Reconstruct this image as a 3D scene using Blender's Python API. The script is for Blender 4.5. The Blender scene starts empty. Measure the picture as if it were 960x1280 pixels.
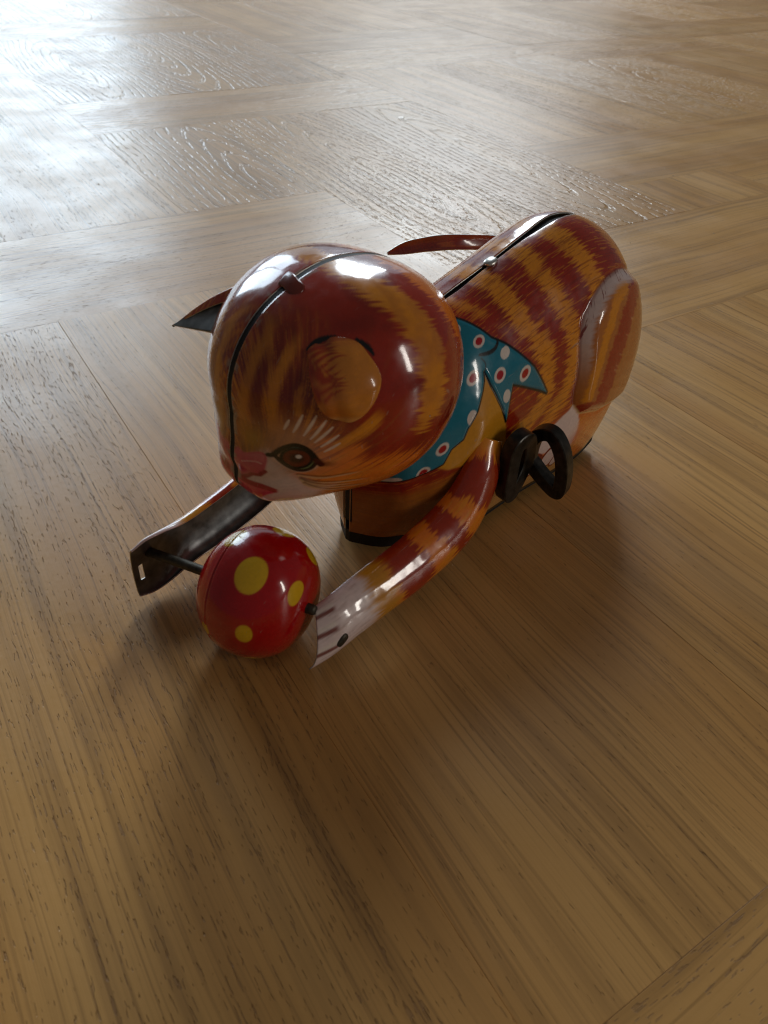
import bpy, bmesh, math, random
import numpy as np
from mathutils import Vector, Matrix, noise as mnoise

# ------------------------------------------------------------------ camera
scene = bpy.context.scene
col = scene.collection
CAM_H = 0.16
PITCH, ROLL = math.radians(40.25), math.radians(3.02)
cam_d = bpy.data.cameras.new("camera")
cam = bpy.data.objects.new("camera", cam_d)
col.objects.link(cam)
_F = Vector((0, math.cos(PITCH), -math.sin(PITCH)))
_U = Vector((0, math.sin(PITCH), math.cos(PITCH)))
_R = Vector((1, 0, 0))
_X = _R * math.cos(ROLL) + _U * math.sin(ROLL)
_Y = -_R * math.sin(ROLL) + _U * math.cos(ROLL)
_Z = -_F
m = Matrix((( _X.x, _Y.x, _Z.x, 0), (_X.y, _Y.y, _Z.y, 0), (_X.z, _Y.z, _Z.z, CAM_H), (0, 0, 0, 1)))
cam.matrix_world = m
cam_d.sensor_fit = 'VERTICAL'
cam_d.sensor_height = 9.0
cam_d.lens = 957.0 / 1280.0 * 9.0
cam_d.clip_start = 0.01
cam_d.clip_end = 50
cam_d.dof.use_dof = True
cam_d.dof.focus_distance = 0.26
cam_d.dof.aperture_fstop = 8.0
scene.camera = cam

# ------------------------------------------------------------------ light
world = bpy.data.worlds.new("World")
scene.world = world
world.use_nodes = True
bg = world.node_tree.nodes["Background"]
bg.inputs[0].default_value = (1.0, 0.96, 0.92, 1)
bg.inputs[1].default_value = 0.055


def area(name, az, el, dist, sx, sy, power, color):
    """a window: rectangle of daylight at azimuth az (deg, 0 = away from the camera), elevation el, facing the toy"""
    d = bpy.data.lights.new(name, 'AREA')
    d.shape = 'RECTANGLE'
    d.size, d.size_y = sx, sy
    d.energy = power
    d.color = color
    o = bpy.data.objects.new(name, d)
    col.objects.link(o)
    a, e = math.radians(az), math.radians(el)
    c = Vector((0.0, 0.2, 0.03))
    v = Vector((math.sin(a) * math.cos(e), math.cos(a) * math.cos(e), math.sin(e)))
    o.location = c + v * dist
    o.rotation_euler = (-v).to_track_quat('-Z', 'Y').to_euler()
    return o


# two tall windows behind the toy (two panes each) and a small one far to the right
area("window_light", -23.0, 17, 5.0, 0.75, 2.1, 24, (0.70, 0.86, 1.0))
area("window_light", -34, 19, 5.0, 0.90, 2.4, 44, (0.70, 0.86, 1.0))
area("window_light", -1.5, 30, 5.2, 0.56, 1.9, 40, (0.80, 0.92, 1.0))
area("window_light", 6.2, 30, 5.2, 0.56, 1.9, 40, (0.84, 0.93, 1.0))
# daylit pale far side of the room, low and wide
area("far_wall_glow", -12, 12, 6.0, 5.5, 2.0, 14, (0.70, 0.87, 1.0))
area("window_light", 108, 18, 3.0, 0.18, 1.1, 9.5, (1.0, 0.94, 0.86))

vs = scene.view_settings
vs.view_transform = 'Standard'
vs.look = 'None'
vs.exposure = 0.42
vs.gamma = 1.0
vs.use_curve_mapping = False
scene.cycles.max_bounces = 8
scene.cycles.filter_width = 1.15

MM = 0.001


# ------------------------------------------------------------------ helpers
def link(name, me, parent=None, mats=()):
    o = bpy.data.objects.new(name, me)
    col.objects.link(o)
    if parent is not None:
        o.parent = parent
    for mt in mats:
        me.materials.append(mt)
    return o


def mesh_raw(name, verts, faces, smooth=True):
    me = bpy.data.meshes.new(name)
    me.from_pydata([tuple(v) for v in verts], [], [tuple(f) for f in faces])
    me.update()
    if smooth:
        me.polygons.foreach_set("use_smooth", [True] * len(me.polygons))
    return me


def grid_mesh(name, V, colors=None, closed_u=False, closed_v=False, flip=False, hole=None):
    """V: (nu, nv, 3) in mm"""
    nu, nv = V.shape[:2]
    iu = np.arange(nu if closed_u else nu - 1)
    iv = np.arange(nv if closed_v else nv - 1)
    I, J = np.meshgrid(iu, iv, indexing='ij')
    a = I * nv + J
    b = ((I + 1) % nu) * nv + J
    c = ((I + 1) % nu) * nv + (J + 1) % nv
    d = I * nv + (J + 1) % nv
    F = np.stack([a, b, c, d], -1).reshape(-1, 4)
    if hole is not None:                      # hole: (nu, nv) mask of vertices to open
        F = F[~hole.reshape(-1)[F].all(1)]
    if flip:
        F = F[:, ::-1]
    me = bpy.data.meshes.new(name)
    n = nu * nv
    me.vertices.add(n)
    me.vertices.foreach_set("co", (V.reshape(-1) * MM).astype(np.float32))
    me.loops.add(F.size)
    me.loops.foreach_set("vertex_index", F.reshape(-1).astype(np.int32))
    me.polygons.add(len(F))
    me.polygons.foreach_set("loop_start", (np.arange(len(F)) * 4).astype(np.int32))
    me.polygons.foreach_set("loop_total", np.full(len(F), 4, np.int32))
    me.polygons.foreach_set("use_smooth", np.ones(len(F), bool))
    me.update(calc_edges=True)
    me.validate()
    if colors is not None:
        at = me.color_attributes.new("paint", 'FLOAT_COLOR', 'POINT')
        c4 = np.ones((n, 4), np.float32)
        c4[:, :3] = colors.reshape(-1, 3)
        at.data.foreach_set("color", c4.reshape(-1))
    return me


def solidify(o, t, offset=-1, mat_off=0, rim=0):
    md = o.modifiers.new("thickness", 'SOLIDIFY')
    md.thickness = t * MM
    md.offset = offset
    md.material_offset = mat_off
    md.material_offset_rim = rim
    return md


def interp(x, xs, ys):
    """smooth (Catmull-Rom like) interpolation, xs increasing"""
    x = np.asarray(x, float)
    xs = np.asarray(xs, float)
    ys = np.asarray(ys, float)
    h = np.diff(xs)
    s = np.diff(ys) / h
    mm = np.zeros_like(ys)
    mm[1:-1] = (s[:-1] * h[1:] + s[1:] * h[:-1]) / (h[:-1] + h[1:])
    mm[0], mm[-1] = s[0], s[-1]
    # monotone limiter (keeps outlines free of overshoot)
    for k in range(len(s)):
        if s[k] == 0:
            mm[k] = mm[k + 1] = 0
        else:
            a_, b_ = mm[k] / s[k], mm[k + 1] / s[k]
            q = a_ * a_ + b_ * b_
            if q > 9:
                t_ = 3 / math.sqrt(q)
                mm[k], mm[k + 1] = t_ * a_ * s[k], t_ * b_ * s[k]
    i = np.clip(np.searchsorted(xs, x) - 1, 0, len(h) - 1)
    t = np.clip((x - xs[i]) / h[i], 0, 1)
    return ((2 * t**3 - 3 * t**2 + 1) * ys[i] + (t**3 - 2 * t**2 + t) * h[i] * mm[i]
            + (-2 * t**3 + 3 * t**2) * ys[i + 1] + (t**3 - t**2) * h[i] * mm[i + 1])


def sstep(a, b, x):
    t = np.clip((x - a) / (b - a), 0, 1)
    return t * t * (3 - 2 * t)


def gauss(x, y, cx, cy, sx, sy, ang=0.0):
    c, s = math.cos(ang), math.sin(ang)
    dx, dy = x - cx, y - cy
    u, v = c * dx + s * dy, -s * dx + c * dy
    return np.exp(-0.5 * ((u / sx)**2 + (v / sy)**2))


# value noise in 2-D, vectorised
def vnoise(x, y, seed=0):
    rs = np.random.RandomState(seed)
    T = rs.rand(256, 256)
    xi, yi = np.floor(x).astype(int), np.floor(y).astype(int)
    fx, fy = x - xi, y - yi
    fx = fx * fx * (3 - 2 * fx)
    fy = fy * fy * (3 - 2 * fy)
    g = lambda i, j: T[i & 255, j & 255]
    return ((g(xi, yi) * (1 - fx) + g(xi + 1, yi) * fx) * (1 - fy)
            + (g(xi, yi + 1) * (1 - fx) + g(xi + 1, yi + 1) * fx) * fy)


def fbm(x, y, seed=0, octv=3):
    s, a, t = 0, 1, 0
    for k in range(octv):
        s = s + a * vnoise(x * 2**k + 17.3 * k, y * 2**k + 5.1 * k, seed + k)
        t += a
        a *= 0.5
    return s / t


def srgb(r, g, b):
    f = lambda c: c / 12.92 if c <= 0.04045 else ((c + 0.055) / 1.055)**2.4
    return np.array([f(r / 255), f(g / 255), f(b / 255)])


# ------------------------------------------------------------------ print tools
def seg_dist(x, y, pts, closed=False):
    """distance to a polyline and position along it (0..1)"""
    pts = np.asarray(pts, float)
    if closed:
        pts = np.vstack([pts, pts[:1]])
    ln = np.linalg.norm(np.diff(pts, axis=0), axis=1)
    tot, acc = ln.sum(), 0
    best = np.full(x.shape, 1e9)
    bt = np.zeros(x.shape)
    for k in range(len(pts) - 1):
        (ax, ay), (bx, by) = pts[k], pts[k + 1]
        dx, dy = bx - ax, by - ay
        t = np.clip(((x - ax) * dx + (y - ay) * dy) / (dx * dx + dy * dy + 1e-12), 0, 1)
        d = np.hypot(x - ax - t * dx, y - ay - t * dy)
        up = d < best
        best = np.where(up, d, best)
        bt = np.where(up, (acc + t * ln[k]) / tot, bt)
        acc += ln[k]
    return best, bt


def poly_sd(x, y, poly):
    """signed distance to a polygon, negative inside"""
    d, _ = seg_dist(x, y, poly, True)
    ins = np.zeros(x.shape, bool)
    n = len(poly)
    for k in range(n):
        (ax, ay), (bx, by) = poly[k], poly[(k + 1) % n]
        c = ((ay > y) != (by > y)) & (x < (bx - ax) * (y - ay) / ((by - ay) if abs(by - ay) > 1e-9 else 1e-9) + ax)
        ins ^= c
    return np.where(ins, -d, d)


def smooth_poly(pts, n=6, closed=True):
    pts = np.asarray(pts, float)
    m_ = len(pts)
    out = []
    rng = range(m_) if closed else range(m_ - 1)
    for i in rng:
        if closed:
            p0, p1, p2, p3 = pts[i - 1], pts[i], pts[(i + 1) % m_], pts[(i + 2) % m_]
        else:
            p0, p1, p2, p3 = pts[max(i - 1, 0)], pts[i], pts[i + 1], pts[min(i + 2, m_ - 1)]
        for t in np.linspace(0, 1, n, endpoint=False):
            out.append(0.5 * ((2 * p1) + (-p0 + p2) * t + (2 * p0 - 5 * p1 + 4 * p2 - p3) * t * t + (-p0 + 3 * p1 - 3 * p2 + p3) * t**3))
    if not closed:
        out.append(pts[-1])
    return np.array(out)


def lay(C, colr, mask):
    m_ = np.clip(mask, 0, 1)[..., None]
    C[...] = C * (1 - m_) + np.asarray(colr) * m_


def fur(a, c, fa, fc, seed):
    """brush hairs: long along a, fine across c; 0..1"""
    n = 0.42 * vnoise(a * fa, c * fc, seed) + 0.33 * vnoise(a * fa * 1.3 + 9, c * fc * 2.1 + 4, seed + 7) + 0.25 * vnoise(a * fa * 1.6 + 3, c * fc * 3.7 + 8, seed + 13)
    return n


MAROON = srgb(160, 40, 17)
MAROON2 = srgb(118, 26, 14)
OCHRE = srgb(234, 148, 32)
ORANGE = srgb(234, 124, 26)
BROWN = srgb(172, 98, 40)
PALE = srgb(230, 206, 200)
PINK = srgb(200, 76, 96)
TEAL = srgb(20, 122, 146)
DOTRED = srgb(178, 14, 30)
CREAM = srgb(226, 214, 204)
INK = srgb(14, 12, 12)
YELLOW = srgb(226, 178, 26)


# ------------------------------------------------------------------ materials
def new_mat(name):
    mt = bpy.data.materials.new(name)
    mt.use_nodes = True
    nt = mt.node_tree
    nt.nodes.clear()
    out = nt.nodes.new("ShaderNodeOutputMaterial")
    b = nt.nodes.new("ShaderNodeBsdfPrincipled")
    nt.links.new(b.outputs[0], out.inputs[0])
    return mt, nt, b


def mat_litho():
    """lithographed tin: printed colours (paint attribute) under clear lacquer"""
    mt, nt, b = new_mat("lithographed_tin")
    N, L = nt.nodes.new, nt.links.new
    at = N("ShaderNodeAttribute")
    at.attribute_name = "paint"
    tc = N("ShaderNodeTexCoord")
    no = N("ShaderNodeTexNoise")
    no.inputs["Scale"].default_value = 900
    no.inputs["Detail"].default_value = 3
    L(tc.outputs["Object"], no.inputs["Vector"])
    mr = N("ShaderNodeMapRange")
    mr.inputs[3].default_value = 0.86
    mr.inputs[4].default_value = 1.12
    L(no.outputs[0], mr.inputs[0])
    mx = N("ShaderNodeVectorMath")
    mx.operation = 'SCALE'
    L(at.outputs["Color"], mx.inputs[0])
    L(mr.outputs[0], mx.inputs["Scale"])
    L(mx.outputs[0], b.inputs["Base Color"])
    b.inputs["Roughness"].default_value = 0.24
    b.inputs["Specular IOR Level"].default_value = 0.22
    b.inputs["Coat Weight"].default_value = 0.8
    b.inputs["Coat Roughness"].default_value = 0.06
    # slow waviness of pressed sheet + lacquer orange peel
    n2 = N("ShaderNodeTexNoise")
    n2.inputs["Scale"].default_value = 110
    n2.inputs["Detail"].default_value = 2
    L(tc.outputs["Object"], n2.inputs["Vector"])
    n3 = N("ShaderNodeTexNoise")
    n3.inputs["Scale"].default_value = 1500
    L(tc.outputs["Object"], n3.inputs["Vector"])
    b1 = N("ShaderNodeBump")
    b1.inputs["Strength"].default_value = 0.4
    b1.inputs["Distance"].default_value = 0.0006
    L(n2.outputs[0], b1.inputs["Height"])
    b2 = N("ShaderNodeBump")
    b2.inputs["Strength"].default_value = 0.06
    b2.inputs["Distance"].default_value = 0.0001
    L(n3.outputs[0], b2.inputs["Height"])
    L(b1.outputs[0], b2.inputs["Normal"])
    L(b2.outputs[0], b.inputs["Normal"])
    L(b1.outputs[0], b.inputs["Coat Normal"])
    # fine scratches in roughness
    n4 = N("ShaderNodeTexNoise")
    n4.inputs["Scale"].default_value = 260
    n4.inputs["Detail"].default_value = 4
    L(tc.outputs["Object"], n4.inputs["Vector"])
    m4 = N("ShaderNodeMapRange")
    m4.inputs[1].default_value = 0.35
    m4.inputs[2].default_value = 0.75
    m4.inputs[3].default_value = 0.18
    m4.inputs[4].default_value = 0.36
    L(n4.outputs[0], m4.inputs[0])
    mp = N("ShaderNodeMapping")
    mp.inputs["Rotation"].default_value = (0.5, 0.9, 0.35)
    mp.inputs["Scale"].default_value = (60, 2600, 420)
    L(tc.outputs["Object"], mp.inputs["Vector"])
    n5 = N("ShaderNodeTexNoise")
    n5.inputs["Scale"].default_value = 1.0
    n5.inputs["Detail"].default_value = 1
    L(mp.outputs[0], n5.inputs["Vector"])
    m5 = N("ShaderNodeMapRange")
    m5.inputs[1].default_value = 0.74
    m5.inputs[2].default_value = 0.80
    L(n5.outputs[0], m5.inputs[0])
    rs_ = N("ShaderNodeMath")
    rs_.operation = 'MULTIPLY_ADD'
    L(m5.outputs[0], rs_.inputs[0])
    rs_.inputs[1].default_value = 0.25
    L(m4.outputs[0], rs_.inputs[2])
    L(rs_.outputs[0], b.inputs["Roughness"])
    mc = N("ShaderNodeMix")
    mc.data_type = 'RGBA'
    mul = N("ShaderNodeMath")
    mul.operation = 'MULTIPLY'
    L(m5.outputs[0], mul.inputs[0])
    mul.inputs[1].default_value = 0.35
    L(mul.outputs[0], mc.inputs[0])
    L(mx.outputs[0], mc.inputs[6])
    mc.inputs[7].default_value = (0.42, 0.34, 0.28, 1)
    L(mc.outputs[2], b.inputs["Base Color"])
    cw = N("ShaderNodeMapRange")
    L(n4.outputs[0], cw.inputs[0])
    cw.inputs[1].default_value = 0.4
    cw.inputs[2].default_value = 0.7
    cw.inputs[3].default_value = 0.05
    cw.inputs[4].default_value = 0.14
    L(cw.outputs[0], b.inputs["Coat Roughness"])
    return mt


def mat_plain(name, colr, rough, metal=0.0, nscale=400, namp=0.25, bump=0.15):
    mt, nt, b = new_mat(name)
    N, L = nt.nodes.new, nt.links.new
    tc = N("ShaderNodeTexCoord")
    no = N("ShaderNodeTexNoise")
    no.inputs["Scale"].default_value = nscale
    no.inputs["Detail"].default_value = 5
    L(tc.outputs["Object"], no.inputs["Vector"])
    cr = N("ShaderNodeValToRGB")
    cr.color_ramp.elements[0].position = 0.3
    cr.color_ramp.elements[1].position = 0.7
    cr.color_ramp.elements[0].color = tuple(c * (1 - namp) for c in colr) + (1,)
    cr.color_ramp.elements[1].color = tuple(min(1, c * (1 + namp)) for c in colr) + (1,)
    L(no.outputs[0], cr.inputs[0])
    L(cr.outputs[0], b.inputs["Base Color"])
    b.inputs["Roughness"].default_value = rough
    b.inputs["Metallic"].default_value = metal
    bm = N("ShaderNodeBump")
    bm.inputs["Strength"].default_value = bump
    bm.inputs["Distance"].default_value = 0.0002
    L(no.outputs[0], bm.inputs["Height"])
    L(bm.outputs[0], b.inputs["Normal"])
    return mt


M_LITHO = mat_litho()
M_INNER = mat_plain("bare_dark_tin", (0.15, 0.155, 0.155), 0.34, 0.6, 300, 0.5)
M_EDGE = mat_plain("cut_tin_edge", (0.62, 0.60, 0.56), 0.35, 0.9, 900, 0.2)
M_BLACK = mat_plain("black_gap", (0.006, 0.006, 0.006), 0.7, 0, 500, 0.3)
M_KEY = mat_plain("black_key_metal", (0.040, 0.037, 0.032), 0.30, 0.6, 450, 0.6, .4)
M_AXLE = mat_plain("dull_iron_axle", (0.06, 0.05, 0.035), 0.5, 0.6, 700, 0.45)

# ------------------------------------------------------------------ parquet floor
PW = 0.631 * CAM_H                    # plank width
F_AZ = math.radians(55.74)
DA = Vector((math.sin(F_AZ), math.cos(F_AZ), 0))
DB = Vector((-math.cos(F_AZ), math.sin(F_AZ), 0))


def mat_oak():
    mt, nt, b = new_mat("brushed_oak")
    N, L = nt.nodes.new, nt.links.new

    def math_(op, a, c=None, d=None):
        n = N("ShaderNodeMath")
        n.operation = op
        for k, v in enumerate((a, c, d)):
            if v is None:
                continue
            if isinstance(v, (int, float)):
                n.inputs[k].default_value = v
            else:
                L(v, n.inputs[k])
        return n.outputs[0]

    def noise(vec, scale, detail=3, rough=.55, dist=0.0):
        n = N("ShaderNodeTexNoise")
        n.inputs["Scale"].default_value = scale
        n.inputs["Detail"].default_value = detail
        n.inputs["Roughness"].default_value = rough
        n.inputs["Distortion"].default_value = dist
        L(vec, n.inputs["Vector"])
        return n.outputs[0]

    def comb(x, y, z):
        n = N("ShaderNodeCombineXYZ")
        for k, v in enumerate((x, y, z)):
            if isinstance(v, (int, float)):
                n.inputs[k].default_value = v
            else:
                L(v, n.inputs[k])
        return n.outputs[0]

    def rng(v, a, c, lo=0.0, hi=1.0, smooth=True):
        n = N("ShaderNodeMapRange")
        if smooth:
            n.interpolation_type = 'SMOOTHSTEP'
        L(v, n.inputs[0])
        for k, val in ((1, a), (2, c), (3, lo), (4, hi)):
            n.inputs[k].default_value = val
        return n.outputs[0]

    def mixc(f, a, c):
        n = N("ShaderNodeMix")
        n.data_type = 'RGBA'
        if isinstance(f, (int, float)):
            n.inputs[0].default_value = f
        else:
            L(f, n.inputs[0])
        for k, v in ((6, a), (7, c)):
            if isinstance(v, tuple):
                n.inputs[k].default_value = v + (1,)
            else:
                L(v, n.inputs[k])
        return n.outputs[2]

    tc = N("ShaderNodeTexCoord")
    oi = N("ShaderNodeObjectInfo")
    sep = N("ShaderNodeSeparateXYZ")
    L(tc.outputs["Object"], sep.inputs[0])
    oc = N("ShaderNodeSeparateColor")           # per board: figure, tone, pore density
    L(oi.outputs["Color"], oc.inputs[0])
    cath, tonev, pdens = oc.outputs[0], oc.outputs[1], oc.outputs[2]
    rnd = oi.outputs["Random"]
    r2 = math_('FRACT', math_('MULTIPLY', rnd, 37.31))
    r3 = math_('FRACT', math_('MULTIPLY', rnd, 91.73))
    u = math_('ADD', sep.outputs[0], math_('MULTIPLY', rnd, 13.0))
    w = math_('ADD', sep.outputs[1], math_('MULTIPLY', r2, 7.0))
    zz = math_('MULTIPLY', rnd, 50.0)
    # grain wander
    wob = noise(comb(math_('MULTIPLY', u, 5.0), math_('MULTIPLY', w, 9.0), zz), 1.0, 2)
    wobc = math_('SUBTRACT', wob, .5)
    w1 = math_('ADD', w, math_('MULTIPLY', wobc, .016))
    # cathedral figure: stretched rings round a core line, only on flat-sawn boards
    wl = math_('ADD', math_('ADD', sep.outputs[1], math_('MULTIPLY', math_('SUBTRACT', r3, .5), PW * .5)), math_('MULTIPLY', wobc, .022))
    ul = math_('MULTIPLY', math_('ADD', sep.outputs[0], math_('MULTIPLY', math_('SUBTRACT', r2, .5), PW * 2)), .15)
    core = math_('SQRT', math_('ADD', math_('MULTIPLY', wl, wl), math_('MULTIPLY', ul, ul)))
    ring = rng(math_('SINE', math_('ADD', math_('MULTIPLY', core, 1250.0), math_('MULTIPLY', wob, 9.0))), .45, .95)
    # fibre streaks
    st1 = noise(comb(math_('MULTIPLY', u, 4.0), math_('MULTIPLY', w1, 210.0), zz), 1.0, 3, .6)
    st2 = noise(comb(math_('MULTIPLY', u, 11.0), math_('MULTIPLY', w1, 1150.0), zz), 1.0, 2, .6)
    st3 = noise(comb(math_('MULTIPLY', u, 1.2), math_('MULTIPLY', w1, 32.0), zz), 1.0, 1, .5)
    brk = noise(comb(math_('MULTIPLY', u, 150.0), math_('MULTIPLY', w1, 420.0), zz), 1.0, 1, .5)
    ring = math_('MULTIPLY', math_('MULTIPLY', ring, rng(brk, .40, .60)), cath)
    # pores: short slits along the grain, strung along the darker fibres
    p1 = noise(comb(math_('MULTIPLY', u, 290.0), math_('MULTIPLY', w1, 2050.0), math_('ADD', zz, 3.0)), 1.0, 1, .5)
    dens = math_('ADD', math_('MULTIPLY', math_('SUBTRACT', st2, .5), .30), math_('ADD', math_('MULTIPLY', math_('SUBTRACT', st1, .5), .22), math_('MULTIPLY', math_('SUBTRACT', pdens, .5), .20)))
    pores = rng(math_('ADD', p1, dens), .665, .715)
    # colour
    c0 = mixc(rng(st3, .3, .7), (0.540, 0.266, 0.074), (0.645, 0.346, 0.110))
    c1 = mixc(math_('MULTIPLY', rng(st1, .42, .70), .45), c0, (0.275, 0.138, 0.045))
    c2 = mixc(math_('MULTIPLY', rng(st2, .50, .70), .46), c1, (0.215, 0.102, 0.034))
    c3 = mixc(math_('MULTIPLY', ring, .35), c2, (0.26, 0.135, 0.05))
    c4 = mixc(math_('MULTIPLY', pores, .30), c3, (0.17, 0.070, 0.022))
    tone = rng(tonev, 0, 1, .84, 1.22, False)
    vm = N("ShaderNodeVectorMath")
    vm.operation = 'SCALE'
    L(c4, vm.inputs[0])
    L(tone, vm.inputs["Scale"])
    L(vm.outputs[0], b.inputs["Base Color"])
    # lacquer sheen with faint smears
    sm = noise(tc.outputs["Object"], 22.0, 3)
    ro = math_('ADD', rng(sm, .3, .7, .30, .40), math_('MULTIPLY', pores, .2))
    L(ro, b.inputs["Roughness"])
    b.inputs["Specular IOR Level"].default_value = 0.45
    # relief: open pores, brushed rings, slight waviness of the lacquer
    hgt = math_('ADD', math_('MULTIPLY', pores, -.00022), math_('ADD', math_('MULTIPLY', ring, -.00032), math_('MULTIPLY', st2, -.00005)))
    hgt = math_('ADD', hgt, math_('MULTIPLY', noise(tc.outputs["Object"], 420.0, 2), .000045))
    bm = N("ShaderNodeBump")
    bm.inputs["Strength"].default_value = 1.0
    bm.inputs["Distance"].default_value = 1.0
    L(hgt, bm.inputs["Height"])
    L(bm.outputs[0], b.inputs["Normal"])
    return mt


M_OAK = mat_oak()
M_GAP = mat_plain("joint_dust", (0.03, 0.018, 0.01), 0.8, 0, 300, .4)


def plank_mesh(lx, ly):
    """board lx along the grain, ly across, eased top edges"""
    g, bv, th = 0.00003, 0.00010, 0.010
    hx, hy = lx / 2 - g, ly / 2 - g
    V, F = [], []
    for z, ins in ((-th, 0), (-bv * .8, 0), (0, bv)):
        V += [(-hx + ins, -hy + ins, z), (hx - ins, -hy + ins, z), (hx - ins, hy - ins, z), (-hx + ins, hy - ins, z)]
    for k in range(2):
        for j in range(4):
            F.append((k * 4 + j, k * 4 + (j + 1) % 4, k * 4 + 4 + (j + 1) % 4, k * 4 + 4 + j))
    F.append((8, 9, 10, 11))
    return mesh_raw("plank", V, F, smooth=False)


def build_floor():
    g0, g1 = -6.0, 22.0
    c = DA * (8 * PW) + DB * (8 * PW)
    S_ = 26 * PW
    vs_ = []
    for z in (-.03, -.0101):
        for sa, sb in ((-1, -1), (1, -1), (1, 1), (-1, 1)):
            p = c + DA * sa * S_ / 2 + DB * sb * S_ / 2
            vs_.append((p.x, p.y, z))
    fl = link("floor", mesh_raw("floor", vs_, [(3, 2, 1, 0), (4, 5, 6, 7), (0, 1, 5, 4), (1, 2, 6, 5), (2, 3, 7, 6), (3, 0, 4, 7)], False), None, [M_GAP])
    fl["kind"] = "structure"
    cols = [-4.4, -3.45, -2.5, -1.5, -.5, .5, 1.48, 2.4, 3.35, 4.25, 5.2, 6.1, 7.0, 7.97, 8.9, 9.66, 10.6, 11.6, 12.6, 13.6, 14.6, 15.6, 16.6, 17.6, 18.6, 19.6, 20.6]
    A = [  # boards laid across: column from, column to, b from, b to
        (-1.5, 1.48, -.85, .14), (1.48, 4.25, -.85, .14), (4.25, 7.0, .6, 1.6), (-4.4, -1.5, 1.2, 2.2),
        (2.4, 5.2, 2.07, 3.07), (-.5, 2.4, 3.34, 4.37), (5.2, 7.97, 2.6, 3.6), (4.25, 7.0, 3.6, 4.62), (-3.45, -.5, 5.6, 6.6),
        (1.48, 4.25, 6.15, 7.11), (7.97, 10.6, 3.9, 4.9), (4.25, 7.0, 7.4, 8.4), (4.25, 7.0, 8.4, 9.4), (7.0, 9.66, 7.0, 8.0), (9.66, 12.6, 7.7, 8.7), (9.66, 12.6, 5.1, 6.1), (10.6, 13.6, 3.0, 4.0),
        (1.48, 4.25, 10.0, 11.05), (-.5, 1.48, 8.3, 9.3), (-2.5, .5, 11.6, 12.6), (7.0, 9.66, 10.6, 11.6), (4.25, 7.0, 12.0, 13.0), (9.66, 12.6, 10.9, 11.9), (12.6, 15.6, 9.2, 10.2), (12.6, 15.6, 6.3, 7.3),
        (1.48, 4.25, 13.4, 14.4), (7.0, 9.66, 13.6, 14.6), (9.66, 12.6, 14.2, 15.2), (12.6, 15.6, 12.4, 13.4), (15.6, 18.6, 8.0, 9.0), (15.6, 18.6, 11.2, 12.2), (13.6, 16.6, 4.6, 5.6), (-4.4, -1.5, 8.6, 9.6)]
    ang = math.atan2(DA.y, DA.x)
    cache = {}

    def put(a0, a1, b0, b1, along_a):
        ca, cb = (a0 + a1) / 2, (b0 + b1) / 2
        near = cb < 4.4 and ca < 5
        # flat-sawn boards with cathedral figure lie behind and left of the toy
        fig = 1.0 if (not along_a and 1.4 < ca < 4.3 and 4.3 < cb < 10.2) or (not along_a and -.6 < ca < 2.5 and cb > 7) else (0.0 if near else random.choice((0, 0, .5, .9)))
        lx, ly = ((a1 - a0) * PW, (b1 - b0) * PW) if along_a else ((b1 - b0) * PW, (a1 - a0) * PW)
        key = (round(lx, 5), round(ly, 5))
        if key not in cache:
            me = plank_mesh(lx, ly)
            me.materials.append(M_OAK)
            cache[key] = me
        o = bpy.data.objects.new("plank", cache[key])
        col.objects.link(o)
        p = DA * ((a0 + a1) / 2 * PW) + DB * ((b0 + b1) / 2 * PW)
        o.location = p
        o.location.z = random.uniform(-.00005, 0.0)
        o.rotation_euler = (random.uniform(-.0006, .0006), random.uniform(-.0006, .0006), ang + (0 if along_a else math.pi / 2))
        o.parent = fl
        o.color = (fig, .5 + random.uniform(-.12, .12) * (.5 if near else 1.6), .5 + random.uniform(-.3, .35) * (.4 if near else 1) - (.28 if near and ca > .9 else 0), 1)

    random.seed(5)
    for a0, a1, b0, b1 in A:
        put(a0, a1, b0, b1, True)
    for k in range(len(cols) - 1):
        c0, c1 = cols[k], cols[k + 1]
        occ = sorted((b0, b1) for a0, a1, b0, b1 in A if a0 < c1 - .01 and a1 > c0 + .01)
        # free stretches of this column
        cur = -4.5
        free = []
        for b0, b1 in occ:
            if b0 - cur > .02:
                free.append((cur, b0))
            cur = max(cur, b1)
        free.append((cur, 20.0))
        for b0, b1 in free:
            n = max(1, round((b1 - b0) / 2.9)) if b1 - b0 > 3.6 else 1
            for j in range(n):
                put(c0, c1, b0 + (b1 - b0) * j / n, b0 + (b1 - b0) * (j + 1) / n, False)


build_floor()


# ------------------------------------------------------------------ toy root
cat = bpy.data.objects.new("toy_cat", None)
col.objects.link(cat)
cat.location = (0.02091, 0.20500, 0)
cat.rotation_euler = (0, 0, math.radians(227))
cat["label"] = "clockwork tin toy cat, orange striped, holding a red ball on the floor"
cat["category"] = "toy"

# ------------------------------------------------------------------ head
HC = np.array([50.0, 0.0, 64.5])
# radius of the seam outline by angle (deg): 0 forward, 90 up, 180 back, 270 down
_prof = [(0, 32.6), (12, 33.2), (25, 32.9), (40, 31.6), (60, 29.2), (80, 27.9), (100, 27.3), (120, 28.0), (150, 30.2),
         (180, 31.6), (210, 30.8), (240, 29.0), (265, 28.0), (285, 28.6), (300, 31.5), (312, 35.3), (320, 37.8), (326, 38.6),
         (331, 38.0), (335, 36.4), (340, 35.8), (348, 33.8), (360, 32.6)]


def head_R(th):
    return interp(np.degrees(th) % 360, [p[0] for p in _prof], [p[1] for p in _prof])


HEAD_HY = 29.9


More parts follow.
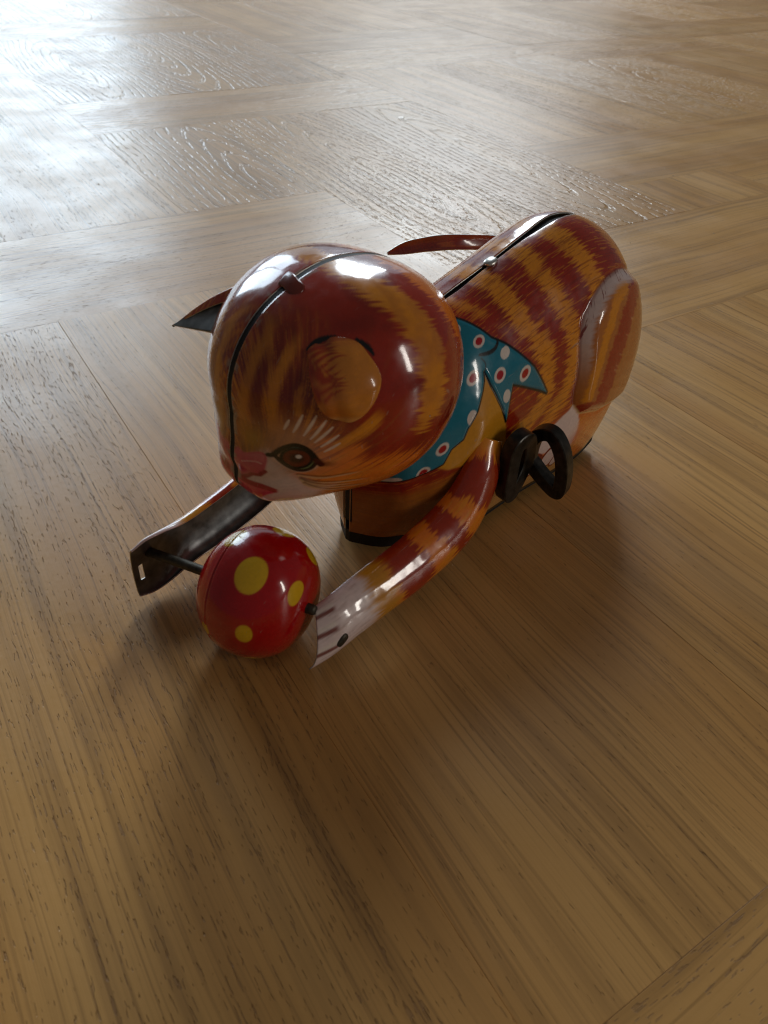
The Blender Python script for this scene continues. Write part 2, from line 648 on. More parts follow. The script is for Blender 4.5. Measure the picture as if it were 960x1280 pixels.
def head_pt(p, q, off=0.0):
    """disc coordinates (unit disc, pole = side of head, rim = seam) -> local mm, +Y half"""
    r = np.sqrt(p * p + q * q)
    th = np.arctan2(q, p)
    R = head_R(th)
    ph = np.minimum(r, 1.0) * math.pi / 2
    s = np.sin(ph)
    # away from the seam the outline relaxes to a plain round one
    w = sstep(0.35, 1.0, r)
    Rr = 29.9 * (1 - w) + R * w
    x = Rr * s * np.cos(th)
    z = Rr * s * np.sin(th)
    y = HEAD_HY * np.cos(ph)**0.93
    # muzzle puff, brow hollow, cheek
    y = y + 2.2 * gauss(p, q, 0.80, -0.55, 0.11, 0.09, -0.6) * sstep(1.0, 0.9, r)
    y = y - 1.2 * gauss(p, q, 0.80, -0.22, 0.10, 0.12) * sstep(1.0, 0.9, r)
    y = y + 0.8 * gauss(p, q, 0.55, -0.42, 0.10, 0.08)
    V = np.stack([x, y, z], -1)
    n = V / np.linalg.norm(V, axis=-1, keepdims=True)
    return HC + V + n * np.asarray(off)[..., None] if np.ndim(off) else HC + V + n * off


def head_disc(P):
    """inverse: local point(s) on the head -> disc coordinates (by direction)"""
    D = np.asarray(P, float) - HC
    th = np.arctan2(D[..., 2], D[..., 0])
    rho = np.hypot(D[..., 0], D[..., 2])
    ph = np.arctan2(rho / 30.0, np.abs(D[..., 1]) / HEAD_HY)
    r = ph / (math.pi / 2)
    return r * np.cos(th), r * np.sin(th)




HS = 45.0        # mm per disc unit, for the print layout


def head_paint(p, q):
    x, y = p * HS, q * HS
    S = lambda pts: [(a * HS, b * HS) for a, b in pts]
    C = np.zeros(p.shape + (3,))
    n1 = fbm(x * .12, y * .12, 3)
    C[...] = MAROON * 1.0
    lay(C, MAROON2, sstep(.45, .75, n1) * .6)
    # hairs run from the nose bridge upwards and backwards
    nx, ny = 0.80 * HS, -0.42 * HS
    ang, rad = np.arctan2(y - ny, x - nx), np.hypot(x - nx, y - ny)
    hair = fur(rad, ang, .09, 26, 11)
    fine = fur(rad, ang, .22, 80, 13)
    lay(C, BROWN * .8, sstep(.55, .8, hair) * .35 * sstep(55, 30, rad))
    # face between seam and ear: ochre streaks
    facem = sstep(.38, .58, p) * sstep(.85, .30, q)
    lay(C, BROWN, facem * .42)
    lay(C, OCHRE * .8, facem * sstep(.52, .66, hair + .25 * (fine - .5)) * .55)
    lay(C, MAROON2, facem * sstep(.50, .36, hair + .2 * (fine - .5)) * .8)
    ink = fur(rad, ang, .16, 150, 17)
    lay(C, MAROON2 * .8, facem * sstep(.58, .62, ink) * .6)
    lay(C, OCHRE, facem * sstep(.40, .37, ink) * .45)
    for pts, cc, w, k in [([(.90, -.20), (.945, .02), (.865, .30), (.77, .48), (.69, .62), (.62, .72)], OCHRE * .75, 1.5, .7),
                          ([(.775, -.08), (.765, .18), (.70, .355), (.62, .48), (.54, .58)], OCHRE * .85, 1.3, .75),
                          ([(.845, -.05), (.855, .13), (.80, .32), (.72, .50)], MAROON2, 1.5, .85),
                          ([(.70, .02), (.69, .20), (.63, .34), (.585, .44)], MAROON2, 1.7, .8),
                          ([(.66, .10), (.645, .22), (.60, .30)], OCHRE * .8, .7, .6)]:
        d, t = seg_dist(x, y, S(smooth_poly(pts, 5, False)))
        lay(C, cc, sstep(w * 1.4, w * .3, d + 1.5 * (fine - .5)) * k * sstep(0, .12, t) * sstep(1.0, .7, t))
    # big ochre stripe behind the ear
    d, t = seg_dist(x, y, S(smooth_poly([(.16, 1.0), (.11, .87), (.085, .74), (.035, .65), (-.01, .56), (-.035, .46), (-.05, .36), (-.052, .26), (-.045, .16), (-.005, .05), (.03, -.02)], 5, False)))
    a2 = np.arctan2(y + 3, x + 30)
    hz = fur(x + .25 * y, y - .25 * x, .15, 1.7, 21)
    w = np.where(t < .75, 4.4, 4.4 - 7 * (t - .75))
    m_ = sstep(1.3, -1.3, d - w + 7.0 * (hz - .5))
    lay(C, OCHRE * .9, m_ * .88)
    lay(C, BROWN, m_ * sstep(.4, .7, fbm(x * .2, y * .2, 5)) * .45)
    # second thin ochre hairs and the orange rim next to the scarf
    back = S([(-.27, .95), (-.25, .70), (-.285, .50), (-.345, .32), (-.385, .10), (-.37, -.08), (-.30, -.24), (-.17, -.36), (.0, -.46), (.2, -.52), (.2, -.9), (-.5, -.85), (-.98, -.2), (-.95, .3), (-.7, .7)])
    sd = poly_sd(x, y, back)
    lay(C, ORANGE, sstep(1.2, -1.4, sd + 11.0 * (hz - .5)) * .92)
    lay(C, BROWN, sstep(-4, -10, sd) * .4)
    # cheek: orange fur with dark hairs swept up and back
    ca, sa = math.cos(math.radians(140)), math.sin(math.radians(140))
    al, ac = x * ca + y * sa, -x * sa + y * ca
    hc = fur(al, ac, .075, .95, 31)
    hf = fur(al, ac, .15, 2.6, 37)
    cheek = S([(.56, -.02), (.46, -.05), (.36, -.10), (.24, -.14), (.12, -.20), (.0, -.26), (-.12, -.28), (-.2, -.36), (-.1, -.62), (.3, -.75), (.62, -.58), (.66, -.34), (.60, -.22)])
    sd = poly_sd(x, y, cheek)
    lay(C, ORANGE, sstep(2.0, -2.0, sd + 13 * (hc - .5) + 2.5 * (hf - .5)))
    lay(C, OCHRE, sstep(0, -5, sd) * sstep(.45, .65, hf) * .55)
    lay(C, MAROON, sstep(1.5, -3.0, sd) * sstep(-9, -2, sd) * sstep(.53, .62, hc + .3 * (hf - .5)) * .75)
    lay(C, BROWN * .8, sstep(-3, -9, sd) * sstep(.55, .75, hf) * .45)
    # golden streak under the ear
    d, t = seg_dist(x, y, S([(.49, -.055), (.40, .0), (.32, .06), (.26, .13)]))
    lay(C, OCHRE, sstep(2.0, .2, d + 2.0 * (hf - .5)) * sstep(1, .7, t) * .9)
    # pale surround of eye and muzzle
    lay(C, srgb(196, 140, 100), gauss(p, q, .70, -.03, .10, .075, -.5) * .75)
    lay(C, srgb(206, 160, 130), gauss(p, q, .665, -.16, .14, .10, -.2) * .55)
    lay(C, srgb(176, 130, 40), gauss(p, q, .875, -.11, .05, .075) * .9)
    mz = S(smooth_poly([(.80, -.17), (.745, -.20), (.69, -.245), (.62, -.29), (.55, -.335), (.50, -.38), (.52, -.46), (.64, -.56), (.80, -.62), (.92, -.5), (.88, -.35)], 4))
    sd = poly_sd(x, y, mz)
    lay(C, srgb(226, 198, 188), sstep(2.0, -2.2, sd + 2.0 * (fine - .5)) * .92)
    lay(C, srgb(190, 150, 150), sstep(-.5, -3, sd) * sstep(.5, .8, hair) * .4)
    # nose
    sd = poly_sd(x, y, S(smooth_poly([(.96, -.24), (.90, -.235), (.82, -.185), (.785, -.19), (.768, -.225), (.766, -.29), (.775, -.325), (.815, -.355), (.85, -.40), (.88, -.46), (.95, -.42)], 4)))
    lay(C, PINK, sstep(.35, -.35, sd))
    lay(C, srgb(214, 128, 132), sstep(-.2, -.8, sd) * sstep(-.27, -.20, q) * .6)
    d, t = seg_dist(x, y, S([(.765, -.30), (.79, -.345), (.83, -.365), (.875, -.44)]))
    lay(C, srgb(150, 20, 44), sstep(.75, .3, d))
    d, t = seg_dist(x, y, S(smooth_poly([(.90, -.30), (.86, -.275), (.82, -.255), (.79, -.255)], 4, False)))
    lay(C, srgb(232, 176, 170), sstep(.28, .12, d) * .7)
    # mouth
    sd = poly_sd(x, y, S(smooth_poly([(.93, -.44), (.87, -.445), (.83, -.425), (.78, -.405), (.73, -.398), (.69, -.402), (.71, -.425), (.74, -.455), (.79, -.53), (.86, -.56), (.93, -.52)], 4)))
    lay(C, srgb(214, 60, 84), sstep(.3, -.3, sd))
    d, t = seg_dist(x, y, S(smooth_poly([(.90, -.448), (.87, -.448), (.83, -.428), (.78, -.408), (.73, -.40), (.68, -.402)], 4, False)))
    lay(C, srgb(170, 8, 36), sstep(.8, .45, d) * sstep(1.0, .9, t))
    # eye
    eye = S(smooth_poly([(.752, -.172), (.722, -.115), (.672, -.080), (.618, -.104), (.570, -.168), (.586, -.218), (.630, -.238), (.695, -.212)], 5))
    sd = poly_sd(x, y, eye)
    ex, ey = (p - .655) * HS, (q + .163) * HS
    lay(C, srgb(226, 186, 160), sstep(1.1, .5, sd) * sstep(-.15, -.22, q) * .8)
    lay(C, srgb(60, 22, 14), sstep(1.0, .1, sd + np.where(ey > -.8, 0, .7)))
    lay(C, srgb(128, 140, 90), sstep(.0, -.3, sd))
    lay(C, srgb(70, 92, 88), sstep(-.1, -.4, sd) * sstep(.2, 1.6, ey))
    lay(C, srgb(196, 150, 110), sstep(-.1, -.4, sd) * sstep(1.9, 2.6, ex))
    iris = np.hypot(ex, ey * 1.02)
    ins = sstep(-.15, -.4, sd)
    lay(C, INK, ins * sstep(3.4, 3.1, iris))
    lay(C, srgb(112, 40, 18), ins * sstep(2.8, 2.3, iris))
    lay(C, srgb(40, 12, 8), ins * sstep(1.9, .9, iris) * .8)
    lay(C, CREAM, ins * sstep(.72, .45, np.hypot(ex + .25, ey - .55)))
    d, t = seg_dist(x, y, S(smooth_poly([(.775, -.185), (.752, -.172), (.722, -.112), (.672, -.075), (.618, -.098), (.570, -.162), (.545, -.19)], 5, False)))
    lay(C, INK, sstep(.85, .4, d))
    d, t = seg_dist(x, y, S(smooth_poly([(.752, -.172), (.695, -.214), (.630, -.240), (.586, -.220), (.568, -.170)], 5, False)))
    lay(C, srgb(24, 10, 8), sstep(.65, .3, d) * .95)
    d, t = seg_dist(x, y, S([(.570, -.165), (.54, -.185), (.50, -.185), (.45, -.175)]))
    lay(C, srgb(90, 24, 12), sstep(1.3, .2, d) * sstep(1, .2, t) * .8)
    for seg in ([(.560, .455), (.52, .487), (.465, .506), (.42, .508)], [(.325, .478), (.285, .432), (.27, .39)]):  # ear slots: the dark of the two holes painted on flat
        d, t = seg_dist(x, y, S(smooth_poly(seg, 4, False)))
        lay(C, INK, sstep(.5, .2, d - .35 * np.sin(t * math.pi)))
    chip = sstep(.972, .992, np.hypot(p, q)) * sstep(.58, .66, fbm(x * .5, y * .5, 91))
    lay(C, srgb(150, 132, 118), chip * .8)
    # white brow hairs
    for a, b in [((.700, .085), (.728, .020)), ((.637, .120), (.688, .008)), ((.578, .118), (.642, -.006)), ((.538, .092), (.611, -.024)), ((.512, .054), (.592, -.044)),
                 ((.487, .006), (.563, -.070)), ((.480, -.044), (.546, -.102))]:
        d, t = seg_dist(x, y, S([a, b]))
        lay(C, srgb(232, 206, 184), sstep(.28, .08, d - .16 * np.sin(t * math.pi)) * .9)
    # whiskers
    for k, pts in enumerate([[(.63, -.272), (.52, -.276), (.43, -.266), (.33, -.256)], [(.615, -.293), (.48, -.318), (.35, -.338), (.25, -.345)], [(.60, -.31), (.47, -.362), (.33, -.41), (.22, -.44)],
                             [(.61, -.30), (.48, -.34), (.34, -.375)], [(.59, -.32), (.47, -.385), (.34, -.45)]]):
        d, t = seg_dist(x, y, S(smooth_poly(pts, 5, False)))
        lay(C, srgb(90, 40, 20), sstep(.55, .2, np.abs(d)) * .55 * sstep(1, .6, t))
        d, t = seg_dist(x, y + .35, S(smooth_poly(pts, 5, False)))
        lay(C, srgb(226, 180, 130), sstep(.36, .12, d) * .75 * sstep(1, .75, t))
    return np.clip(C, 0, 1)


def build_head(side):
    if side > 0:        # fine grid where the face is printed
        th = np.concatenate([np.linspace(-70, 45, 360, endpoint=False), np.linspace(45, 290, 260, endpoint=False)]) * math.pi / 180
        r = np.linspace(0.004, 1.0, 260)
    else:
        th = np.linspace(0, 2 * math.pi, 240, endpoint=False)
        r = np.linspace(0.004, 1.0, 120)
    TH, RR = np.meshgrid(th, r, indexing='ij')
    p, q = RR * np.cos(TH), RR * np.sin(TH)
    V = head_pt(p, q)
    V[..., 1] += 0.85
    C = head_paint(p, q)
    if side < 0:
        V = V.copy()
        V[..., 1] *= -1
    me = grid_mesh("head_shell", V, C, closed_u=True, flip=(side < 0))
    o = link("head_shell", me, cat, [M_LITHO, M_INNER, M_EDGE])
    solidify(o, 0.5, -1, 1, 2)
    return o


for s_ in (1, -1):
    build_head(s_)

# ------------------------------------------------------------------ body
BX = [-77, -74, -68, -60, -50, -38, -25, -10, 5, 16, 26, 35, 42, 46.5]
B_TOP = [42, 52, 64, 73.5, 79.6, 82, 80, 76.2, 72.2, 69.2, 64, 57, 50, 43]
B_BOT = [38, 29, 18, 9, 4.4, 3, 3, 3, 3, 4, 5.5, 7, 7.5, 7.5]
B_HW = [3, 11, 18.5, 23, 25, 25.5, 24.5, 23.5, 23.5, 23.5, 22, 18.5, 12.5, .4]


BS = 97.0       # mm per unit of v, for the print layout
THIGH = [(-80, .20), (-66, .262), (-57, .288), (-48.4, .297), (-41, .313), (-35.7, .333), (-31.5, .359), (-28.3, .384), (-26.8, .417), (-26.0, .46), (-26.2, .507), (-26, .565), (-25.3, .605), (-25.9, .65), (-29.5, .70),
         (-42.5, .755), (-60, .80), (-80, .80)]
SCARF = [(18.5, .03), (15.7, .078), (14.6, .104), (11.6, .175), (8.2, .252), (4.3, .300), (-1.3, .377), (-5.5, .432), (-11.6, .540), (-7.5, .510), (-3.8, .486), (0, .460), (4.1, .432), (5.8, .475), (7.3, .530), (9.0, .480), (10.3, .451), (12.6, .387), (14.0, .330),
         (14.4, .331), (15.0, .36), (16.1, .383), (19.2, .43), (22.9, .464), (24.4, .490), (28.1, .500), (29.6, .522), (30.6, .538), (35.3, .540), (39.2, .534), (42.4, .529), (45.5, .52), (45.5, .40), (34, .10), (26, .03)]


def thigh_sd(X, v):
    return poly_sd(X, v * BS, [(a, b * BS) for a, b in THIGH])


def scarf_sd(X, v):
    return poly_sd(X, v * BS, [(a, b * BS) for a, b in SCARF])


def body_paint(X, v, V):
    x, y = X, v * BS
    S = lambda pts: [(a, b * BS) for a, b in pts]
    SP = lambda pts, n=5: S(smooth_poly(pts, n, False))
    C = np.zeros(X.shape + (3,))
    hair = fur(x + .15 * y, y, .15, 1.8, 41)
    fine = fur(x + .15 * y, y, .20, 3.2, 43)
    C[...] = MAROON
    lay(C, MAROON2, sstep(.4, .75, fbm(x * .1, y * .1, 8)) * .5)
    lay(C, BROWN, sstep(.62, .8, fine) * .3)
    # ochre stripes with brushed edges
    for k, (pts, w) in enumerate([([(-1.0, -.02), (-1.2, .02), (-1.6, .083), (-2.3, .178), (-3.7, .243), (-4.9, .30), (-7.8, .355), (-10.4, .40), (-11.6, .455), (-12, .505), (-10.8, .552), (-8.2, .578), (-3.9, .60), (2, .62), (6, .66), (8, .75)], 3.1),
                                  ([(-16.3, -.02), (-16.3, .076), (-16.3, .146), (-17.6, .226), (-19.3, .292), (-21.5, .355), (-23.2, .403), (-23.5, .457), (-23.3, .507), (-22.2, .549), (-19.7, .59), (-15, .63), (-9, .68)], 3.0),
                                  ([(-29, -.02), (-29.2, .026), (-30, .091), (-31.5, .174), (-33.4, .246), (-35.5, .31), (-37, .34)], 3.6),
                                  ([(-45.5, -.02), (-47, .06), (-50, .15), (-54, .21), (-60, .25), (-70, .3)], 2.6),
                                  ([(12.5, -.02), (11.5, .04), (9.5, .10), (7, .16)], 1.6)]):
        d, t = seg_dist(x, y, SP(pts))
        m_ = sstep(1.1, -1.1, d - w + 6.5 * (hair - .5) + 2.4 * (fine - .5))
        lay(C, OCHRE, m_ * (.95 if k < 3 else .7))
        lay(C, BROWN, m_ * sstep(.5, .8, fbm(x * .25, y * .25, 9 + k)) * .35)
        lay(C, MAROON, m_ * sstep(.68, .78, fine) * .35)
    ink = fur(x + .15 * y, y, .17, 4.6, 49)
    lay(C, MAROON2, sstep(.62, .66, ink) * .5)
    lay(C, OCHRE * .9, sstep(.345, .31, ink) * .5)
    # flank below the stripes
    lay(C, ORANGE, sstep(.60, .74, v + .05 * (hair - .5)) * .7)
    # thigh
    sd = thigh_sd(X, v)
    inside = sstep(.25, -.25, sd)
    lay(C, srgb(186, 110, 48), inside)
    d, t = seg_dist(x, y, SP([(-47.7, .338), (-41.1, .373), (-37.4, .43), (-35.1, .463), (-32.4, .53), (-30.6, .587), (-29.8, .63)]))
    lay(C, OCHRE * .9, inside * sstep(2.6, 1.2, d + 1.6 * (hair - .5)))
    hth = fur(x - .35 * y, y + .4 * x, .13, 1.3, 47)
    d, t = seg_dist(x, y, SP([(-62, .29), (-57.5, .325), (-52, .374), (-47.6, .43), (-45.5, .462), (-42.3, .513), (-39.5, .579), (-38, .65), (-35, .70), (-29, .69)]))
    lay(C, MAROON, inside * sstep(.7, -.7, d - 3.4 - 1.0 * t + 3.6 * (hth - .5)))
    lay(C, srgb(216, 150, 110), inside * sstep(1.4, .8, np.abs(d - 3.0)) * sstep(.70, .74, hth) * sstep(.25, .4, t) * sstep(.75, .6, t) * .7)
    band = inside * sstep(-4.0, -2.2, sd + 2.0 * (hair - .5)) * sstep(.60, .44, v) * sstep(-75, -55, X)
    lay(C, PALE * .85, band * .9)
    hb = fur(x * .6 + y, x - .6 * y, .2, 1.6, 53)
    lay(C, MAROON2, sstep(.35, .0, np.abs(sd + 1.0) - 1.0) * sstep(.62, .68, hb) * sstep(.50, .44, v) * .9)
    d, t = seg_dist(x, y, S([THIGH[k] for k in range(3, 14)]))
    lay(C, MAROON2, sstep(.8, .3, d) * .55)
    d, t = seg_dist(x, y, S([(-25.9, .65), (-29.5, .70), (-42.5, .755), (-56, .79)]))
    lay(C, srgb(206, 170, 110), sstep(.6, .25, d) * .8)
    # foot
    ft = S([(-9, .70), (-16, .685), (-21, .665), (-25.7, .650), (-29.4, .704), (-31, .76), (-32.3, .82), (-30, .87), (-24, .86), (-16, .80), (-8, .78)])
    sd = poly_sd(x, y, ft)
    lay(C, PALE, sstep(.7, -.7, sd + .8 * (fine - .5)))
    lo = sstep(.0, .6, (v - (.70 + (X + 29.5) * -.0042)) * 12) * sstep(-29, -31.5, X)
    lay(C, ORANGE * .85, lo * .95)
    lay(C, OCHRE * .9, lo * sstep(.5, .62, hair) * sstep(-42, -33, X) * .8)
    lay(C, PINK, gauss(x, y, -30.5, .82 * BS, 3, 3) * .5)
    # sole pads in front of the foot
    lay(C, srgb(204, 150, 84), sstep(.83, .87, v) * sstep(-34, -29, X) * sstep(14, 8, X))
    for (cx, cy, rx, ry) in [(-9, .845, 5.2, 5.8), (-18.5, .845, 3.6, 5.4), (-24, .875, 2.6, 4.2)]:
        e = np.hypot((x - cx) / rx, (y - cy * BS) / ry)
        lay(C, srgb(126, 40, 24), sstep(1.28, 1.2, e))
        lay(C, PALE, sstep(1.02, .96, e))
    lay(C, INK, sstep(.975, .985, v))
    # chest
    ch = S([(14.2, .30), (14.4, .331), (16.1, .383), (19.2, .43), (22.9, .464), (24.4, .49), (28.1, .50), (29.6, .522), (30.6, .54), (32, .545), (30, .565), (28.9, .575), (18.1, .61), (8.4, .66), (6.6, .60), (7.4, .524), (10.3, .451), (12.6, .387)])
    sd = poly_sd(x, y, ch)
    lay(C, srgb(214, 146, 36), sstep(.5, -.5, sd))
    lay(C, BROWN, sstep(.58, .63, v) * sstep(9, 14, X))
    lay(C, OCHRE * .7, sstep(.58, .63, v) * sstep(9, 14, X) * sstep(.5, .8, fine) * .5)
    lay(C, srgb(160, 140, 124), sstep(.016, .004, v) * sstep(.55, .64, fbm(x * .4, y * .4, 93)) * .8)
    # scarf
    sd = scarf_sd(X, v)
    lay(C, INK, sstep(.75, .45, sd))
    lay(C, TEAL, sstep(.05, -.25, sd))
    d, t = seg_dist(x, y, SP([(6.4, .272), (8.2, .286), (10.2, .288), (12.2, .282), (14.1, .272)]))
    lay(C, INK, sstep(.6, .3, d - .25 * np.sin(t * math.pi)))
    d, t = seg_dist(x, y, SP([(14.0, .285), (13.2, .31), (14.1, .335)]))
    lay(C, INK, sstep(.35, .15, d) * .8)
    insc = sstep(.05, -.2, sd)
    for k, (cx, cy, rx, ry) in enumerate([(18.4, .320, 2.1, 2.1), (9.0, .374, 2.3, 2.1), (-1.2, .427, 2.4, 2.1), (30.7, .476, 1.8, 2.0), (35.9, .531, 1.7, 2.0), (12.6, .231, 2.0, 2.0), (17.3, .136, 2.0, 2.2), (24.5, .40, 0, 0),
                                          (5.4, .321, 1.8, 1.8), (7.3, .450, 1.5, 1.8), (21.2, .436, 1.6, 2.2), (42.2, .527, 1.6, 1.8), (26.5, .452, 0, 0)]):
        if rx == 0:
            continue
        e = np.hypot((x - cx) / rx, (y - cy * BS) / ry)
        lay(C, CREAM, insc * sstep(1.10, .98, e))
        if k < 7:
            lay(C, DOTRED, insc * sstep(.68, .58, e))
    return np.clip(C, 0, 1)


def body_pt(X, v):
    """X along the body, v 0 (seam on the back) .. 1 (lower edge) -> +Y half"""
    zt, zb, hw = interp(X, BX, B_TOP), interp(X, BX, B_BOT), interp(X, BX, B_HW)
    zc = zb + (zt - zb) * 0.42
    a = np.clip(v / 0.62, 0, 1) * math.pi / 2
    yu = hw * np.sin(a)**0.95
    zu = zc + (zt - zc) * np.cos(a)
    t = np.clip((v - 0.62) / 0.38, 0, 1)
    yl = hw * (1 - (0.16 + .22 * sstep(18, 42, X)) * t**2)
    zl = zc + (zb - zc) * t
    y = np.where(v < 0.62, yu, yl)
    z = np.where(v < 0.62, zu, zl)
    # thigh, foot and scarf pressed outwards
    sd = thigh_sd(X, v)
    y = y + 2.6 * sstep(1.2, -5.0, sd) * sstep(-79, -66, X) - .5 * np.exp(-(sd / 1.2)**2) * sstep(-79, -60, X)
    y = y + 2.4 * gauss(X, v, -22, .80, 12, .10)
    y = y + .45 * sstep(.5, -.9, scarf_sd(X, v)) * sstep(.02, .15, v)
    y = y + .8 * gauss(X, v, 17, .50, 3.5, .05) - .35 * gauss(X, v, -2, .46, 3, .03)
    return np.stack([X, y, z], -1)




def build_body(side):
    nx, nv = (620, 330) if side > 0 else (200, 120)
    xs = np.linspace(-77, 46.5, nx)
    # denser at the rounded ends
    v = np.linspace(0, 1, nv)
    X, Vv = np.meshgrid(xs, v, indexing='ij')
    V = body_pt(X, Vv)
    C = body_paint(X, Vv, V)
    V[..., 1] += 0.62 + (1.0 * np.exp(-((X + 36) / 12)**2) + .35 * np.exp(-((X - 6) / 6)**2)) * np.exp(-Vv * 22)
    if side < 0:
        V[..., 1] *= -1
    me = grid_mesh("body_shell", V, C, flip=(side < 0))
    o = link("body_shell", me, cat, [M_LITHO, M_INNER, M_EDGE])
    solidify(o, 0.5, -1, 1, 2)
    return o


for s_ in (1, -1):
    build_body(s_)


# black filler plates added to darken the gap between the two pressed halves
def plate_from_outline(name, pts, y0, y1, mat):
    n = len(pts)
    vs_ = [(p[0] * MM, y0 * MM, p[1] * MM) for p in pts] + [(p[0] * MM, y1 * MM, p[1] * MM) for p in pts]
    fs = [tuple(range(n))[::-1], tuple(range(n, 2 * n))] + [(k, (k + 1) % n, n + (k + 1) % n, n + k) for k in range(n)]
    me = mesh_raw(name, vs_, fs, smooth=False)
    return link(name, me, cat, [mat])


_th = np.linspace(0, 2 * math.pi, 160, endpoint=False)
_r = head_R(_th) - 0.15
plate_from_outline("head_gap_filler", [(HC[0] + r * math.cos(t), HC[2] + r * math.sin(t)) for r, t in zip(_r, _th)], -0.82, 0.82, M_BLACK)
_xs = np.linspace(-76.5, 46.4, 120)
_zt, _zb = interp(_xs, BX, B_TOP), interp(_xs, BX, B_BOT)
_out = [(x, z - 1.0) for x, z in zip(_xs, _zt)] + [(x, z + 4) for x, z in zip(_xs[::-1], _zb[::-1])]
plate_from_outline("body_gap_filler", _out, -1.7, 1.7, M_BLACK)

# black base plate that closes the body below
_xs = np.linspace(-56, 46.2, 60)
_bh = interp(_xs, BX, B_HW) * (0.84 - .22 * sstep(18, 42, _xs)) + 0.15
_bo = [(x, h_) for x, h_ in zip(_xs, _bh)] + [(x, -h_) for x, h_ in zip(_xs[::-1], _bh[::-1])]
_n = len(_bo)
_bz = list(interp(_xs, BX, B_BOT)) + list(interp(_xs, BX, B_BOT))[::-1]
_v = [(x * MM, y * MM, (1.2 + .45 * (z - 3)) * MM) for (x, y), z in zip(_bo, _bz)] + [(x * MM, y * MM, (z + .3) * MM) for (x, y), z in zip(_bo, _bz)]
_f = [tuple(range(_n))[::-1], tuple(range(_n, 2 * _n))] + [(k, (k + 1) % _n, _n + (k + 1) % _n, _n + k) for k in range(_n)]
link("base_plate", mesh_raw("base_plate", _v, _f, False), cat, [M_BLACK])


def lathe(name, prof, axis0, axis1, mat, parent, n=48, colors=None):
    """prof: list of (t along the axis in mm from axis0, radius mm)"""
    a0, a1 = Vector(axis0), Vector(axis1)
    d = (a1 - a0).normalized()
    u = d.orthogonal().normalized()
    w = d.cross(u)
    V = np.zeros((len(prof), n, 3))
    for i, (t, r) in enumerate(prof):
        for j in range(n):
            an = 2 * math.pi * j / n
            V[i, j] = a0 + d * t + (u * math.cos(an) + w * math.sin(an)) * r
    me = grid_mesh(name, V, colors, closed_v=True, flip=True)
    return link(name, me, parent, [mat])


# two hidden drive wheels and a castor carry the body
for y in (-14.5, 14.5):
    lathe("wheel", [(-2, 0.1), (-2, 5.2), (-1.6, 5.6), (1.6, 5.6), (2, 5.2), (2, 0.1)], (-30, y, 5.6), (-30, y + 1, 5.6), M_BLACK, cat, 32)
lathe("wheel", [(-2, 0.1), (-2, 3.2), (-1.6, 3.6), (1.6, 3.6), (2, 3.2), (2, 0.1)], (28, 0, 3.6), (28, 1, 3.6), M_BLACK, cat, 32)


# ------------------------------------------------------------------ sweeps (arms, tail)
def spline(pts, n):
    pts = np.asarray(pts, float)
    t = np.concatenate([[0], np.cumsum(np.linalg.norm(np.diff(pts[:, :3], axis=0), axis=1))])
    tt = np.linspace(0, t[-1], n)
    return np.stack([interp_free(tt, t, pts[:, k]) for k in range(pts.shape[1])], -1), tt / t[-1]


def interp_free(x, xs, ys):
    h = np.diff(xs)
    s = np.diff(ys) / h
    mm_ = np.zeros_like(ys)
    mm_[1:-1] = (s[:-1] * h[1:] + s[1:] * h[:-1]) / (h[:-1] + h[1:])
    mm_[0], mm_[-1] = s[0], s[-1]
    i = np.clip(np.searchsorted(xs, x) - 1, 0, len(h) - 1)
    t = np.clip((x - xs[i]) / h[i], 0, 1)
    return ((2 * t**3 - 3 * t**2 + 1) * ys[i] + (t**3 - 2 * t**2 + t) * h[i] * mm_[i]
            + (-2 * t**3 + 3 * t**2) * ys[i + 1] + (t**3 - t**2) * h[i] * mm_[i + 1])


def channel(path, N, span=80, nu=200, nv=60):
    """path rows: x y z halfwidth depth -> bent sheet channel bulging towards N"""
    Pp, t = spline(path, nu)
    C0 = Pp[:, :3]
    T = np.gradient(C0, axis=0)
    T /= np.linalg.norm(T, axis=1, keepdims=True)
    N = np.asarray(N, float)
    Nn = N - (T @ N)[:, None] * T
    Nn /= np.linalg.norm(Nn, axis=1, keepdims=True)
    B = np.cross(T, Nn)
    s = np.linspace(-1, 1, nv)
    a = math.radians(span)
    ss = np.sin(s * a) / math.sin(a)
    cc = (np.cos(s * a) - math.cos(a)) / (1 - math.cos(a))
    V = C0[:, None, :] + B[:, None, :] * (Pp[:, 3, None] * ss)[..., None] + Nn[:, None, :] * (Pp[:, 4, None] * cc)[..., None]
    return V, np.broadcast_to(t[:, None], V.shape[:2]), np.broadcast_to(s[None, :], V.shape[:2])




